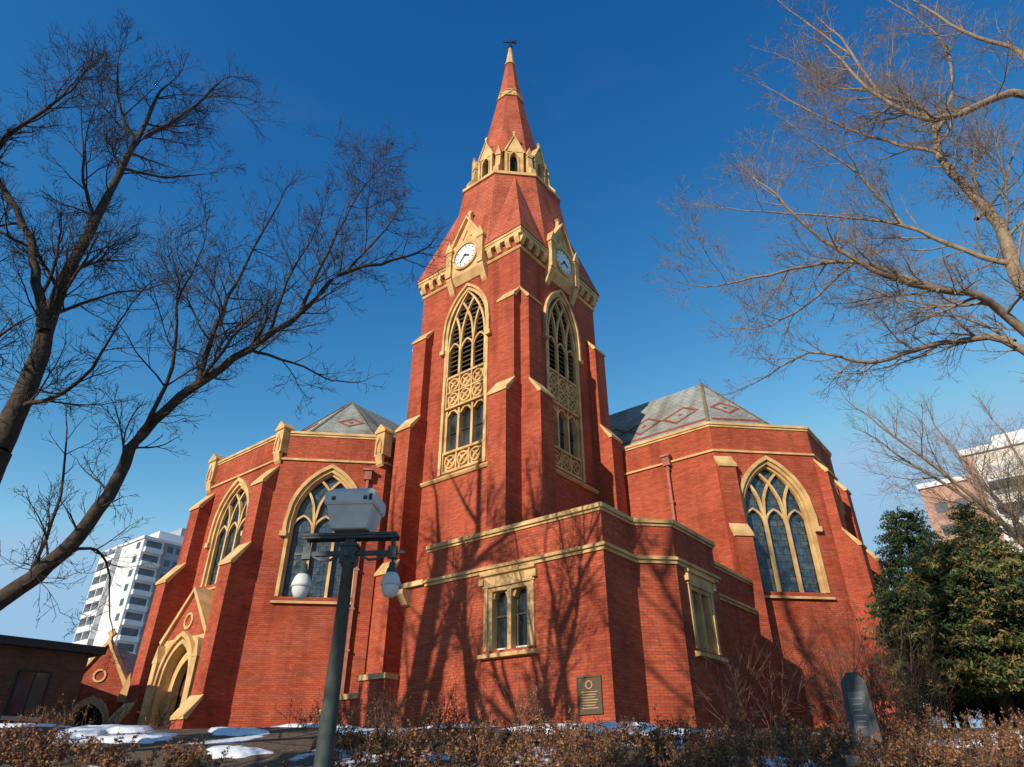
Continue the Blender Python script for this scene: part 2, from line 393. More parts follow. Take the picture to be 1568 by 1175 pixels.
for segs,poly in ((segsL,left),(segsR,right)):
    for F,L in segs:
        ops=[]
        diag=abs(abs(F.n.x)-abs(F.n.y))<.1
        if diag: ops=[bigwin(F,L/2)]
        elif segs is segsL and F.n.x<-.9: ops=[bigwin(F,L/2,8.7,1.3,11.2,2.1)]
        elif segs is segsR and F.n.y<-.9 and L<5: ops=[bigwin(F,L/2,7.7,1.1)]
        wall(WG,F,0,L,Z0,ZP,ops,mBR,.35)
    band(WS,poly,.09,.35,ZP,ZP+.12,mST,slope=.0)
    band(WS,poly,.04,-.0+.02,ZP-.1,ZP-.003,mST)
    band(WS,poly,.08,.02,13.76,13.9,mST,slope=.05)
    band(WS,poly,.12,.02,2.5,2.75,mST,slope=.1)
    band(WG,poly,-.3,.32,13.5,ZP-.01,mBR)
for segs in (segsL,segsR):
    for F,L in segs:
        if segs is segsL and F.n.x<-.9:
            buttress(WG,F,.0,.85,[(3.2,1.75),(8.9,1.25),(12.6,.6)]); buttress(WG,F,L-.85,L,[(3.2,1.75),(8.9,1.25),(12.6,.6)])
        if segs is segsR and F.n.y<-.9 and L<5:
            buttress(WG,F,.0,.75,[(9.6,.95),(13.0,.42)]); buttress(WG,F,L-.75,L,[(9.6,.95),(13.0,.42)])
        if segs is segsR and abs(abs(F.n.x)-abs(F.n.y))<.1 and F.n.x<0:
            buttress(WG,F,.02,.72,[(9.8,.7),(13.0,.35)])
# roofs
def roofplane(pts,m=mSL): WG.face(pts,m)
zr=20.3; ze=14.5
A1=(1.2,13.6,zr); A2=(12.15,-3.5,zr); J=(12.15,13.6,zr)
e=lambda x,y:(x,y,ze)
Lp=[e(-.95,7.45),e(-4.15,10.65),e(-4.15,16.55),e(-.95,19.75)]
for a,b in zip(Lp[:-1],Lp[1:]): roofplane([a,b,A1])
roofplane([e(12.15,7.45),Lp[0],A1,J]); roofplane([Lp[3],e(12.15,19.75),J,A1])
Rp=[e(7.35,-5.25),e(10.45,-8.35),e(13.85,-8.35),e(16.95,-5.25)]
for a,b in zip(Rp[:-1],Rp[1:]): roofplane([a,b,A2])
roofplane([e(7.35,13.6),Rp[0],A2,J]); roofplane([Rp[3],e(16.95,20),(12.15,20,zr),A2])
roofplane([e(7.35,20),(12.15,20,zr),J,e(7.35,13.6)])
def pframe(a,b,c):
    a,b,c=Vector(a),Vector(b),Vector(c); u=(b-a).normalized(); n=u.cross(c-a).normalized()
    if n.z<0:n=-n
    v=n.cross(u)
    if v.z<0:v=-v
    return Fr(tuple(a),tuple(u),tuple(n),tuple(v))
def dia(F,s,z,r,wd=.2):
    bar(WG,F,[(s-r,z),(s,z+r*.95),(s+r,z),(s,z-r*.95)],wd,.005,.03,mSR,True)
    slab(WG,F,[(s-.14,z),(s,z+.14),(s+.14,z),(s,z-.14)],.005,.03,mSR)
F=pframe(e(7.35,13.6),Rp[0],A2); Ls=18.85
for s in np.arange(6,18.0,2.1): dia(F,float(s),4.0,.95)
for z in (1.9,2.5): bar(WG,F,[(0,z),(Ls-z*.25,z)],.2,.005,.025,mSR)
F=pframe(Rp[0],Rp[1],A2); L=(Vector(Rp[1])-Vector(Rp[0])).length
dia(F,L/2,4.0,.7)
for z in (1.9,2.5): bar(WG,F,[(.2+z*.3,z),(L-.2-z*.3,z)],.2,.005,.025,mSR)
F=pframe(Rp[1],Rp[2],A2)
for z in (1.9,2.5): bar(WG,F,[(.3+z*.25,z),(3.2-z*.25,z)],.2,.005,.025,mSR)
F=pframe(Lp[0],Lp[1],A1); L=(Vector(Lp[1])-Vector(Lp[0])).length
dia(F,L/2,4.3,.62)
F=pframe(Lp[1],Lp[2],A1); dia(F,2.95,4.2,.6)
F=pframe(Lp[0],e(12.15,7.45),A1)
for s in (4,6.2,8.4): dia(F,s,3.8,.8)
for a,bs in ((A1,Lp),(A2,Rp)):
    for b in bs:
        a_=Vector(a);b_=Vector(b); d=(b_-a_); sd=Vector((-d.y,d.x,0)).normalized()*.09; up=Vector((0,0,.06))
        WS.face([a_+sd+up*.3,a_+up*1.4,b_+up*1.4,b_+sd+up*.3],mLO); WS.face([a_-sd+up*.3,a_+up*1.4,b_+up*1.4,b_-sd+up*.3],mLO)
for (x,y) in ((-4.5,10.6),(-4.5,16.5),(-1.35,7.2)):
    F=Fr((x,y),(0,1),(-1,0))
    sbox(WS,F,-.3,.3,14.1,15.25,-.3,.2,mST)
    slab(WS,F,[(-.36,15.25),(.36,15.25),(.36,15.35),(0,15.7),(-.36,15.35)],-.34,.26,mST)
    prof(WS,F,[(.0,13.6),(.1,13.7),(.2,14.1),(0,14.1)],-.22,.22,mST)
    bar(WS,F,[(-.15,14.2),(-.15,14.65),(0,14.98),(.15,14.65),(.15,14.2)],.07,.20,.26,mST)
def pipe(F,s,z0,z1):
    prof(WG,F,[(.02,z1),(.26,z1),(.32,z1+.4),(.02,z1+.4)],s-.17,s+.17,mCO); sbox(WG,F,s-.23,s+.23,z1+.4,z1+.5,.01,.38,mCO)
    sbox(WG,F,s-.06,s+.06,z0,z1,.08,.2,mCO)
    for z in np.arange(z0+1,z1,1.6): sbox(WG,F,s-.11,s+.11,z,z+.08,.01,.22,mCO)
for F,L in segsR:
    if F.n.x<-.9 and L<12: pipe(F,(6.2 if F.u.y<0 else L-6.2),6,13.6)
for F,L in segsL:
    if abs(abs(F.n.x)-abs(F.n.y))<.1 and F.n.y<0: pipe(F,(.75 if F.u.x<0 else L-.75),3,12.9)
# portal
for F,L in segsL:
    if F.n.x<-.9:
        P0=Fr(tuple(F.o+F.n*.85),tuple(F.u),tuple(F.n)); c=L/2
        wall(WG,P0,c-1.75,c+1.75,1.0,6.3,[(c,1.05,1.2,4.6,1.45)],mST,.7)
        glassfill(WG,P0,c,1.05,1.2,4.6,1.45,-.68,mWO)
        for q,t_,dd in ((.0,.14,.12),(.22,.16,.2)): archband(WS,P0,c,1.05+q,2.2,4.6,1.45+q*1.25,t_,0,dd,mST)
        archband(WS,P0,c,.75,2.2,4.4,1.1,.3,-.6,-.3,mST)
        slab(WG,P0,[(c-1.75,6.3),(c+1.75,6.3),(c,8.1)],-.85,0,mBR)
        bar(WS,P0,[(c-1.9,6.2),(c,8.25),(c+1.9,6.2)],.2,-.85,.14,mST)
        for sx in (-1,1):
            WG.face([P0.p(c+sx*1.75,1,0),P0.p(c+sx*1.75,6.3,0),P0.p(c+sx*1.75,6.3,-.85),P0.p(c+sx*1.75,1,-.85)],mBR)
            sbox(WS,P0,c+sx*1.6-.17,c+sx*1.6+.17,1,5.4,-.1,.28,mST)
            slab(WS,P0,[(c+sx*1.6-.22,5.4),(c+sx*1.6+.22,5.4),(c+sx*1.6,6.1)],-.1,.3,mST)
        bar(WS,P0,[(c+.3*math.cos(a),6.95+.3*math.sin(a)) for a in np.linspace(0,2*math.pi,13)[:-1]],.09,0,.08,mST,True)
# gabled side porch beyond, set across the corner
uu=Vector((-.707,.707)); cc=Vector((-5.9,19.6))
PF=Fr(tuple(cc-uu*1.45),tuple(uu),(-.707,-.707))
wall(WG,PF,0,2.9,1,4.4,[(1.45,.75,1.2,3.1,.95)],mBR,.5)
glassfill(WG,PF,1.45,.75,1.2,3.1,.95,-.48,mDK)
for s in (0,2.9): WG.face([PF.p(s,1,0),PF.p(s,4.4,0),PF.p(s,4.4,-3.5),PF.p(s,1,-3.5)],mBR)
slab(WG,PF,[(0,4.4),(2.9,4.4),(1.45,6.5)],-.35,0,mBR)
bar(WG,PF,[(-.15,4.35),(1.45,6.45),(3.05,4.35)],.14,-3.5,-.36,mSL)
bar(WS,PF,[(-.2,4.2),(1.45,6.65),(3.1,4.2)],.2,-.38,.12,mST)
archband(WS,PF,1.45,.75,2,3.1,.95,.25,0,.12,mST)
for s in (.0,2.9):
    sbox(WS,PF,s-.26,s+.26,4.1,4.3,-.1,.5,mST); slab(WS,PF,[(s-.26,4.3),(s+.26,4.3),(s,5.3)],-.1,.45,mST); sbox(WG,PF,s-.22,s+.22,1,4.1,-.1,.42,mBR)
slab(WS,PF,[(1.35,6.6),(1.55,6.6),(1.5,6.85),(1.65,7.0),(1.45,7.2),(1.25,7.0),(1.4,6.85)],-.1,.1,mST)
bar(WS,PF,[(1.45+.25*math.cos(a),5.2+.25*math.sin(a)) for a in np.linspace(0,2*math.pi,13)[:-1]],.08,0,.06,mST,True)
WG.build('nave_and_transept_walls',church); WS.build('nave_and_transept_stonework',church)
# ---- annex (vestry)
AN=MB(); AS=MB()
ap=[(-4.35,.6),(-4.35,-6.1),(-2.65,-6.1),(-1.8,-6.95),(1.1,-6.95),(2.0,-6.05),(7.0,-6.05)]
segsA=[seg(a,b) for a,b in zip(ap[:-1],ap[1:])]
if segsA[0][0].n.x>0:
    ap=ap[::-1]; segsA=[seg(a,b) for a,b in zip(ap[:-1],ap[1:])]
ZA=7.82
def sqwin(F,sc,zb,zt,w=.78):
    sbox(AN,F,sc-w,sc+w,zb,zt,-.34,-.30,mGL)
    for x in (-w+.07,0,w-.07): bar(AS,F,[(sc+x,zb),(sc+x,zt)],.14,-.3,-.02,mST)
    for x in (-w/2,w/2):
        bar(AS,F,[(sc+x-w/2+.1,zt-.32),(sc+x-w/4,zt-.1),(sc+x,zt-.03),(sc+x+w/4,zt-.1),(sc+x+w/2-.1,zt-.32)],.09,-.3,-.1,mST)
        bar(AN,F,[(sc+x-w/2,zb+.95),(sc+x+w/2,zb+.95)],.045,-.30,-.26,mLO)
        for k in (-1,1): bar(AN,F,[(sc+x+k*(w/2-.13),zb),(sc+x+k*(w/2-.13),zt)],.035,-.3,-.25,mLO)
        bar(AN,F,[(sc+x-w/2,zb+.06),(sc+x+w/2,zb+.06)],.06,-.3,-.25,mWH)
    bar(AS,F,[(sc-w,zt-.05),(sc+w,zt-.05)],.14,-.3,-.01,mST)
    sbox(AS,F,sc-w-.18,sc+w+.18,zt+.003,zt+.34,-.02,.05,mST)
    prof(AS,F,[(0,zt+.3),(.13,zt+.34),(.13,zt+.41),(0,zt+.46)],sc-w-.24,sc+w+.24,mST)
    for sx in (-1,1):
        c=sc+sx*(w+.07)
        sbox(AS,F,c-.065,c+.065,zb,zt,-.02,.03,mST)
        sbox(AS,F,sc+sx*(w+.2)-.08,sc+sx*(w+.2)+.08,zt+.08,zt+.28,0,.12,mST)
    prof(AS,F,[(-.3,zb-.0),(.16,zb-.1),(.16,zb-.2),(0,zb-.22),(-.3,zb-.22)],sc-w-.24,sc+w+.24,mST)
    return (sc,w,zb,zt,0)
for F,L in segsA:
    ops=[]
    if F.n.x<-.9 and L>5:
        s=(.6+2.85) if F.u.y<0 else L-3.45
        ops=[sqwin(F,s,4.45,6.2)]
        sp=(.6+5.43) if F.u.y<0 else L-(.6+5.43)
        sbox(AS,F,sp-.34,sp+.34,2.74,3.56,.002,.03,mBZ)
        bar(AS,F,[(sp-.34,2.74),(sp+.34,2.74),(sp+.34,3.56),(sp-.34,3.56)],.05,.002,.05,mBZ,True)
        bar(AS,F,[(sp+.09*math.cos(a),3.38+.09*math.sin(a)) for a in np.linspace(0,6.28,10)[:-1]],.03,.03,.042,mST,True)
        for k in range(7): bar(AS,F,[(sp-.24+(k%2)*.04,3.22-k*.06),(sp+.24-(k%3)*.04,3.22-k*.06)],.014,.03,.036,mST)
    if F.n.y<-.9 and 2<L<4: ops=[sqwin(F,L/2,4.45,6.2,.7)]
    wall(AN,F,0,L,Z0,ZA,ops,mBR,.34)
band(AS,ap,.10,.36,ZA,ZA+.12,mST); band(AS,ap,.04,.02,ZA-.08,ZA-.003,mST)
band(AS,ap,.11,.02,6.74,6.88,mST,slope=.06); band(AS,ap,.05,.02,6.64,6.737,mST)
band(AS,ap,.10,.02,2.3,2.45,mST,slope=.06)
band(AN,ap,-.3,.32,7,ZA-.01,mBR)
AN.prism([(-4.25,.55),(-4.25,-6.05),(-2.6,-6.05),(-1.8,-6.9),(1.1,-6.9),(1.95,-6.0),(7,-6.0),(7,.55)],7.1,7.2,mLO)
AN.box(-4.353,.02,.603,1.5,1,6.7,mBR); AS.box(-4.48,.02,.61,1.62,6.703,6.86,mST)
AN.face([(-4.35,.6,1),(0,.6,1),(0,.6,ZA),(-4.35,.6,ZA)],mBR)
AS.lathe((-3.2,-3.9,7.2),[(.34,0),(.34,.75),(.30,.95),(.18,1.1),(0,1.15)],mCO,14)
prof(AS,Fr((-4.353,.6),(0,1),(-1,0)),[(0,6.1),(.15,6.15),(.4,6.45),(.4,6.6),(0,6.6)],.62,.92,mST)
for i,(b0,b1,zt) in enumerate(((1.5,2.7,3.95),(2.7,3.9,3.45),(3.9,4.5,3.05))):
    AN.box(-4.9,-4.5,b0+.002*i,b1,1,zt,mBR); AS.box(-4.97,-4.43,b0-.05,b1+.06,zt+.002,zt+.16,mST)
AN.build('vestry_walls',church); AS.build('vestry_stonework',church)

# ------------------------------------------------------------------ ground
def g(x,y):
    t=min(max((y-2)/13,0),1); z=2.3*t
    if y>15: z+=min((y-15)*.02,.5)
    return z
xs=sorted(set([-3000,-1200,-500,-250,-120]+[float(v) for v in np.arange(-80,80.1,1.6)]+[120,250,500,1200,3000]))
ys=sorted(set([-1500,-500,-150,-60,-25]+[float(v) for v in np.arange(-10,60,1.0)]+[80,120,200,400,900,3500]))
rg=random.Random(4)
V=[(x,y,g(x,y)+(rg.uniform(-.04,.04) if abs(x)<70 and 2<y<59 else 0)) for y in ys for x in xs]
nx=len(xs); Fc=[(j*nx+i,j*nx+i+1,(j+1)*nx+i+1,(j+1)*nx+i) for j in range(len(ys)-1) for i in range(nx-1)]
me=bpy.data.meshes.new('ground'); me.from_pydata(V,[],Fc)
for p in me.polygons:p.use_smooth=True
m,t,b=nt('winter_lawn'); tc=N(t,'ShaderNodeTexCoord')
n1=N(t,'ShaderNodeTexNoise',Scale=.55,Detail=7,Roughness=.6); n2=N(t,'ShaderNodeTexNoise',Scale=14,Detail=8,Roughness=.7)
for n_ in (n1,n2): t.links.new(tc.outputs['Object'],n_.inputs['Vector'])
gr=ramp(t,n2.outputs[0],[(.3,(.05,.03,.018)),(.5,(.13,.085,.045)),(.7,(.20,.14,.08))])
ms=ramp(t,n1.outputs[0],[(.56,(0,0,0)),(.59,(1,1,1))])
t.links.new(mix(t,ms.outputs[0],gr.outputs[0],(.78,.80,.84)),b.inputs['Base Color']); b.inputs['Roughness'].default_value=.9
bump(t,b,n2.outputs[0],.8,.06)
me.materials.append(m); go=bpy.data.objects.new('ground',me); scene.collection.objects.link(go)
SNOW=noise_mat('snow',(.66,.69,.75),(.82,.84,.87),6,.7,.6,8,bd=.05)
sn=MB(); rg=random.Random(31)
def drift(x,y,rx,ry,hh):
    n=26; rings=[1,.85,.55,.25]; zz=[-.06,.45,.85,1]; ph=[rg.uniform(0,6.28) for _ in range(4)]
    L=[]
    for k,(rr_,zf) in enumerate(zip(rings,zz)):
        row=[]
        for i in range(n):
            a=2*math.pi*i/n; wob=1+.28*math.sin(2*a+ph[0])+.22*math.sin(3*a+ph[1])+.16*math.sin(7*a+ph[2])
            px,py_=x+rx*rr_*wob*math.cos(a),y+ry*rr_*wob*math.sin(a); row.append((px,py_,g(px,py_)+(hh*zf if k else -.06)+rg.uniform(-.015,.015)))
        L.append(row)
    for k in range(3):
        for i in range(n):
            j=(i+1)%n; sn.face([L[k][i],L[k][j],L[k+1][j],L[k+1][i]],0)
    sn.face(L[3],0)
for d in ((-8.2,14.6,.8,.6,.09),(-6.9,13.6,.7,.5,.08),(-10.4,15.6,.9,.4,.1),(-4.5,12.2,.55,.5,.08),(-5.4,14.4,.6,.4,.08),(-4.4,16.2,1.2,.3,.12),(.9,14.6,1.1,.3,.12),(2.2,14.9,.8,.25,.12),(-1.2,15.9,.9,.25,.1),(8.2,12.9,1.0,.4,.1),(-12.5,17,1.4,.5,.12),(10,13.8,1.2,.4,.1)): drift(*d)
sn.build('snow_drifts',None,[SNOW],True)

# ------------------------------------------------------------------ trees
class TB:
    def __init__(s): s.v=[];s.f=[]
    def tube(s,pts,rad,n):
        base=len(s.v); ref=Vector((.31,.17,.93)); k=len(pts)
        for i,p in enumerate(pts):
            d=(pts[min(i+1,k-1)]-pts[max(i-1,0)])
            if d.length<1e-6:d=Vector((0,0,1))
            d.normalize(); a=d.cross(ref)
            if a.length<.1:a=d.cross(Vector((1,0,0)))
            a.normalize(); b=d.cross(a); r=rad[i]
            for j in range(n):
                t=2*math.pi*j/n; q=p+a*(r*math.cos(t))+b*(r*math.sin(t)); s.v.append((q.x,q.y,q.z))
        for i in range(k-1):
            for j in range(n):
                j2=(j+1)%n; s.f.append((base+i*n+j,base+i*n+j2,base+(i+1)*n+j2,base+(i+1)*n+j))
    def build(s,name,mat,parent=None):
        me=bpy.data.meshes.new(name); me.from_pydata(s.v,[],s.f)
        me.polygons.foreach_set('use_smooth',[True]*len(me.polygons)); me.materials.append(mat)
        o=bpy.data.objects.new(name,me); scene.collection.objects.link(o)
        if parent:o.parent=parent
        return o
def rdir(rng): 
    v=Vector((rng.gauss(0,1),rng.gauss(0,1),rng.gauss(0,1))); return v.normalized()
def grow(tb,rng,p,d,L,r,lvl,mx,P):
    n=(7,6,5,3,2,2)[lvl]; pts=[p.copy()]; rad=[r]; dirs=[d.copy()]
    wig=(.14,.2,.25,.28,.3,.3)[lvl]
    for i in range(n):
        d=(d+rdir(rng)*wig+Vector((0,0,P['up']))).normalized(); p=p+d*(L/n)
        pts.append(p.copy()); dirs.append(d.copy()); rad.append(max(r*(1-.75*(i+1)/n),P['rmin']*.7))
    tb.tube(pts,rad,7 if lvl==0 else 5 if lvl==1 else 3)
    if lvl>=mx: return
    cnt=max(2,int(L/P['sp'][lvl]+rng.random()))
    for c in range(cnt):
        t=.18+.82*(c+rng.random())/cnt; t=min(t,1); i=min(int(t*n),n-1); f=t*n-i
        q=pts[i].lerp(pts[i+1],f); dd=dirs[i+1]
        ax=dd.cross(rdir(rng)).normalized(); an=rng.uniform(.45,1.0)
        nd=(dd*math.cos(an)+ax*math.sin(an)).normalized()
        nl=L*rng.uniform(.36,.64)*(1.15-.5*t); nr=max(rad[i]*.6,P['rmin'])
        if nl>.08: grow(tb,rng,q,nd,nl,nr,lvl+1,mx,P)
def smooth(pts,rng,j=.0):
    out=[]; n=len(pts)
    for i in range(n-1):
        p0,p1,p2,p3=pts[max(i-1,0)],pts[i],pts[i+1],pts[min(i+2,n-1)]
        for k in range(4):
            t=k/4; out.append(.5*((2*p1)+(p2-p0)*t+(2*p0-5*p1+4*p2-p3)*t*t+(3*p1-p0-3*p2+p3)*t**3)+rdir(rng)*j)
    out.append(pts[-1]); return out
def limb(tb,rng,pts,r0,r1,P,dens=2.6,clen=1.5,t0=.12,mx=4,bigp=.3):
    pts=smooth([Vector(p) for p in pts],rng,.025); n=len(pts); rad=[r0+(r1-r0)*(i/(n-1))**.8 for i in range(n)]
    tb.tube(pts,rad,9)
    tot=sum((pts[i+1]-pts[i]).length for i in range(n-1)); cnt=int(tot*dens)
    for c in range(cnt):
        t=t0+(1-t0)*(c+rng.random())/cnt; i=min(int(t*(n-1)),n-2); dd=(pts[i+1]-pts[i]).normalized()
        ax=dd.cross(rdir(rng)).normalized(); an=rng.uniform(.5,1.15); nd=(dd*math.cos(an)+ax*math.sin(an)+Vector((0,0,.15))).normalized()
        big=rng.random()<bigp
        L=clen*rng.uniform(.5,1.0)*(1.7 if big else .95)*(1.1-.35*t)
        grow(tb,rng,pts[i],nd,L,min(rad[i]*.5,.042 if big else .02)*P.get('rs',1),1,mx,P)
    dd=(pts[-1]-pts[-2]).normalized()
    if cnt: grow(tb,rng,pts[-1],dd,clen*.9,r1,1,mx,P)
EY=1.6
def q(X,Z,s=1.0): return (X*s,10*s,EY+Z*s)
BARKD=noise_mat('dark_elm_bark',(.03,.021,.016),(.085,.06,.043),9,.9,.8,bd=.03)
BARKL=noise_mat('tan_elm_bark',(.17,.12,.08),(.34,.25,.17),9,.9,.6,bd=.03)
def tree_parent(name,loc=(0,0,0)):
    e_=bpy.data.objects.new(name,None); scene.collection.objects.link(e_); return e_
rng=random.Random(11)
P=dict(up=.06,rmin=.0046,sp=[.5,.21,.135,.11,.1])
tb=TB()
tr=[(-9.3,10.2,.6),(-9.0,10.1,2.0),(-8.75,10.1,3.5),q(-8.7,3.4),q(-8.62,4.58)]
limb(tb,rng,tr,.33,.23,P,0,1)
D=3.1; C_=1.7
limb(tb,rng,[q(-8.75,1.3),q(-7.61,2.14,.99),q(-6.94,2.87,.98),q(-6.52,3.78,.97),q(-6.31,4.89,.97),q(-5.61,5.85,.98),q(-4.84,6.61,1.0),q(-4.01,7.43,1.02),q(-3.4,8.39,1.05),q(-2.4,8.72,1.08),q(-1.85,9.0,1.1)],.15,.022,P,D*.85,C_*.85)
limb(tb,rng,[q(-5.61,5.85,.98),q(-5.55,7.13,1.03),q(-5.34,8.55,1.1),q(-4.94,10.3,1.18)],.06,.018,P,D,C_)
limb(tb,rng,[q(-4.84,6.61),q(-3.95,6.33,1.05),q(-3.2,5.95,1.1)],.035,.012,P,D,1.1)
limb(tb,rng,[q(-4.01,7.43,1.02),q(-3.7,9.0,1.1),q(-3.3,10.6,1.2),q(-2.9,11.4,1.25)],.04,.012,P,D,C_)
limb(tb,rng,[q(-3.3,8.45,1.05),q(-2.6,9.6,1.1),q(-2.3,10.4,1.13)],.035,.012,P,D,1.2)
limb(tb,rng,[q(-4.5,6.95,1.01),q(-4.4,8.2,.98),q(-4.1,9.3,.96)],.035,.012,P,D,1.4)
limb(tb,rng,[q(-6.31,4.89,.97),q(-6.1,6.2,.92),q(-6.4,7.6,.9),q(-6.3,8.8,.88)],.045,.012,P,D,1.5)
limb(tb,rng,[q(-6.94,2.87,.98),q(-6.4,2.9,1.05),q(-6.1,2.5,1.12),q(-5.9,1.9,1.15)],.03,.010,P,D,1.0)
limb(tb,rng,[q(-7.3,2.5,.98),q(-7.3,3.8,1.0),q(-7.6,5.0,1.02)],.035,.012,P,D,1.2)
limb(tb,rng,[q(-8.62,4.58),q(-8.6,6.12,1.0),q(-8.76,7.9,1.02),q(-8.67,9.97,1.04),q(-8.56,12.42,1.06),q(-8.49,14.06,1.07)],.215,.03,P,D*.7,C_,.3)
limb(tb,rng,[q(-8.56,12.2,1.06),q(-7.53,13.5,1.1),q(-7.1,14.5,1.13)],.06,.018,P,D,C_*.9)
limb(tb,rng,[q(-8.6,11.4,1.05),q(-7.6,11.1,1.1),q(-6.85,11.2,1.14)],.04,.012,P,D,1.4)
limb(tb,rng,[q(-8.67,9.8,1.04),q(-9.3,11.0,1.0),q(-9.76,12.3,.97)],.05,.018,P,D,1.4)
limb(tb,rng,[q(-8.56,12.3,1.06),q(-9.3,13.5,1.02),q(-9.8,15,1.0)],.05,.018,P,D,C_)
limb(tb,rng,[q(-8.7,7.0,1.0),q(-9.3,8.2,.97),q(-9.9,9.4,.95),q(-11,10.8,.93)],.11,.05,P,D*.8,C_)
limb(tb,rng,[q(-11.6,11.2,.9),q(-11.6,12.2,.9),q(-11.0,13.4,.9),q(-10.6,14.3,.9)],.07,.02,P,D*.9,1.5)
limb(tb,rng,[(-9,10.1,3),q(-10.2,6,.85),q(-11.2,9,.85),q(-11.7,11.3,.9)],.2,.07,P,1.2,1.5)
limb(tb,rng,[q(-8.72,7.4,1.02),q(-7.8,7.9,1.08),q(-7.1,8.0,1.12)],.04,.012,P,D,1.4)
limb(tb,rng,[q(-8.6,5.4,1.0),q(-7.7,5.9,.95),q(-7.4,7.2,.9)],.05,.015,P,D,1.4)
t1=tree_parent('bare_elm_tree'); tb.build('trunk_and_branches',BARKD,t1)
# right tree
rng=random.Random(23); tb=TB()
k=1.22
P=dict(up=.05,rmin=.0054,sp=[.5,.25,.17,.13,.1])
def r_(X,Z,s=1.0): return q(X,Z,k*s)
D=2.2; C_=2.0
limb(tb,rng,[(15.3,13.5,.8),(15,13,3),(14.4,12.8,5.5),(13.6,12.5,7.8)],.38,.26,P,0,1)
limb(tb,rng,[(13.8,12.6,7.2),r_(10.5,6.9),r_(9.96,8.06),r_(10.1,9.69,1.01),r_(9.86,10.54,1.02),r_(9.57,11.77,1.03),r_(9.78,12.76,1.02),r_(9.63,13.57,1.02),r_(8.84,14.06,1.02),r_(8.52,16.19,1.03)],.22,.035,P,D*.8,C_,.2)
limb(tb,rng,[(13.8,12.6,7.0),r_(9.56,7.05),r_(9.01,7.82,.97),r_(8.08,8.06,.95),r_(7.07,8.55,.93),r_(6.15,9.6,.92),r_(5.57,10.74,.92)],.13,.022,P,D*1.2,C_*.85)
limb(tb,rng,[(13.9,12.7,6.8),r_(9.39,6.61),r_(8.41,6.83,1.05),r_(7.38,6.61,1.08),r_(6.46,6.33,1.1),r_(5.44,6.54,1.12),r_(4.4,5.95,1.15)],.11,.016,P,D*1.3,C_*.75)
limb(tb,rng,[r_(10,8.6),r_(9.17,8.98,1.02),r_(8.07,9.69,1.05),r_(6.65,9.97,1.08),r_(5.0,10.1,1.1)],.08,.018,P,D*1.2,C_*.95)
limb(tb,rng,[r_(8.3,8.0,.95),r_(6.73,8.72,.98),r_(5.1,8.39,1.0),r_(4.0,8.1,1.02)],.06,.016,P,D*1.3,C_*.9)
limb(tb,rng,[r_(6.8,8.7,.98),r_(5.6,7.6,1.0),r_(4.7,7.1,1.02)],.04,.014,P,D*1.3,C_*.7)
limb(tb,rng,[(13.6,12.5,7.8),r_(12.5,10.5,.95),r_(12.4,13.94,.93),r_(10.6,13.29,.94),r_(9.6,13.1,.95),r_(8.6,14.2,.96),r_(8.2,15.5,.97)],.17,.03,P,D*.7,C_,.4)
limb(tb,rng,[r_(12.4,12.9,.93),r_(12.9,15.5,.95),r_(11.8,16.5,.97),r_(10.9,18,1.0)],.10,.03,P,D*.7,C_)
limb(tb,rng,[r_(9.8,12.6,1.02),r_(10.8,14.5,1.05),r_(11.0,16.4,1.08),r_(10.2,18,1.1)],.07,.02,P,D*.6,C_)
limb(tb,rng,[r_(9.57,11.9,1.03),r_(8.5,12.3,1.08),r_(7.4,13.0,1.1),r_(6.5,13.9,1.12)],.065,.018,P,D,C_*.9)
limb(tb,rng,[r_(8.07,9.69,1.05),r_(7.6,11.2,1.03),r_(6.7,12.4,1.02)],.055,.015,P,D*.9,C_*.9)
limb(tb,rng,[r_(8.84,14.06,1.02),r_(7.9,14.3,1.05),r_(7.0,15.3,1.07)],.05,.014,P,D,C_*.9)
limb(tb,rng,[r_(8.6,15.5,1.03),r_(7.8,16.8,1.06),r_(7.2,18,1.08)],.04,.014,P,D,C_*.8)
limb(tb,rng,[r_(9.3,6.8),r_(8.6,7.3,1.1),r_(8.0,7.4,1.15),r_(7.2,7.2,1.2)],.04,.014,P,D,1.6)
limb(tb,rng,[r_(9.7,9.9,1.0),r_(10.6,10.8,1.04),r_(11.3,12.0,1.06)],.06,.02,P,D,C_*.8)
t2=tree_parent('bare_elm_tree'); tb.build('trunk_and_branches',BARKL,t2)
def bigtree(seed,x,y,hh,r,mat,P,mx=4,tilt=0,spr=(.2,.42),nl=6,dens=1.5,cl=.16,base=.35,lr=.5):
    rng=random.Random(seed); tb=TB(); z=g(x,y)-.2
    top=Vector((x+tilt,y,z+hh*base)); limb(tb,rng,[(x,y,z),(x+.1+tilt*.3,y,z+hh*base*.45),tuple(top)],r,r*.75,P,0,1)
    for i in range(nl):
        a=i*2*math.pi/nl+rng.random()*.6; sp=rng.uniform(*spr)*hh
        mid=top+Vector((math.cos(a)*sp*.5,math.sin(a)*sp*.5,hh*.22)); end=top+Vector((math.cos(a)*sp,math.sin(a)*sp,hh*rng.uniform(.4,.62)))
        limb(tb,rng,[tuple(top-Vector((0,0,.3+rng.random()*hh*.12))),tuple(mid),tuple(end)],r*lr,r*.14,P,dens,hh*cl,.15,mx)
    e_=tree_parent('bare_elm_tree'); tb.build('trunk_and_branches',mat,e_)
P2=dict(up=.05,rmin=.008,sp=[.7,.32,.24,.2,.2])
bigtree(5,25.5,29,17,.32,BARKL,P2,3,0,(.25,.48),8,2.2,.17)
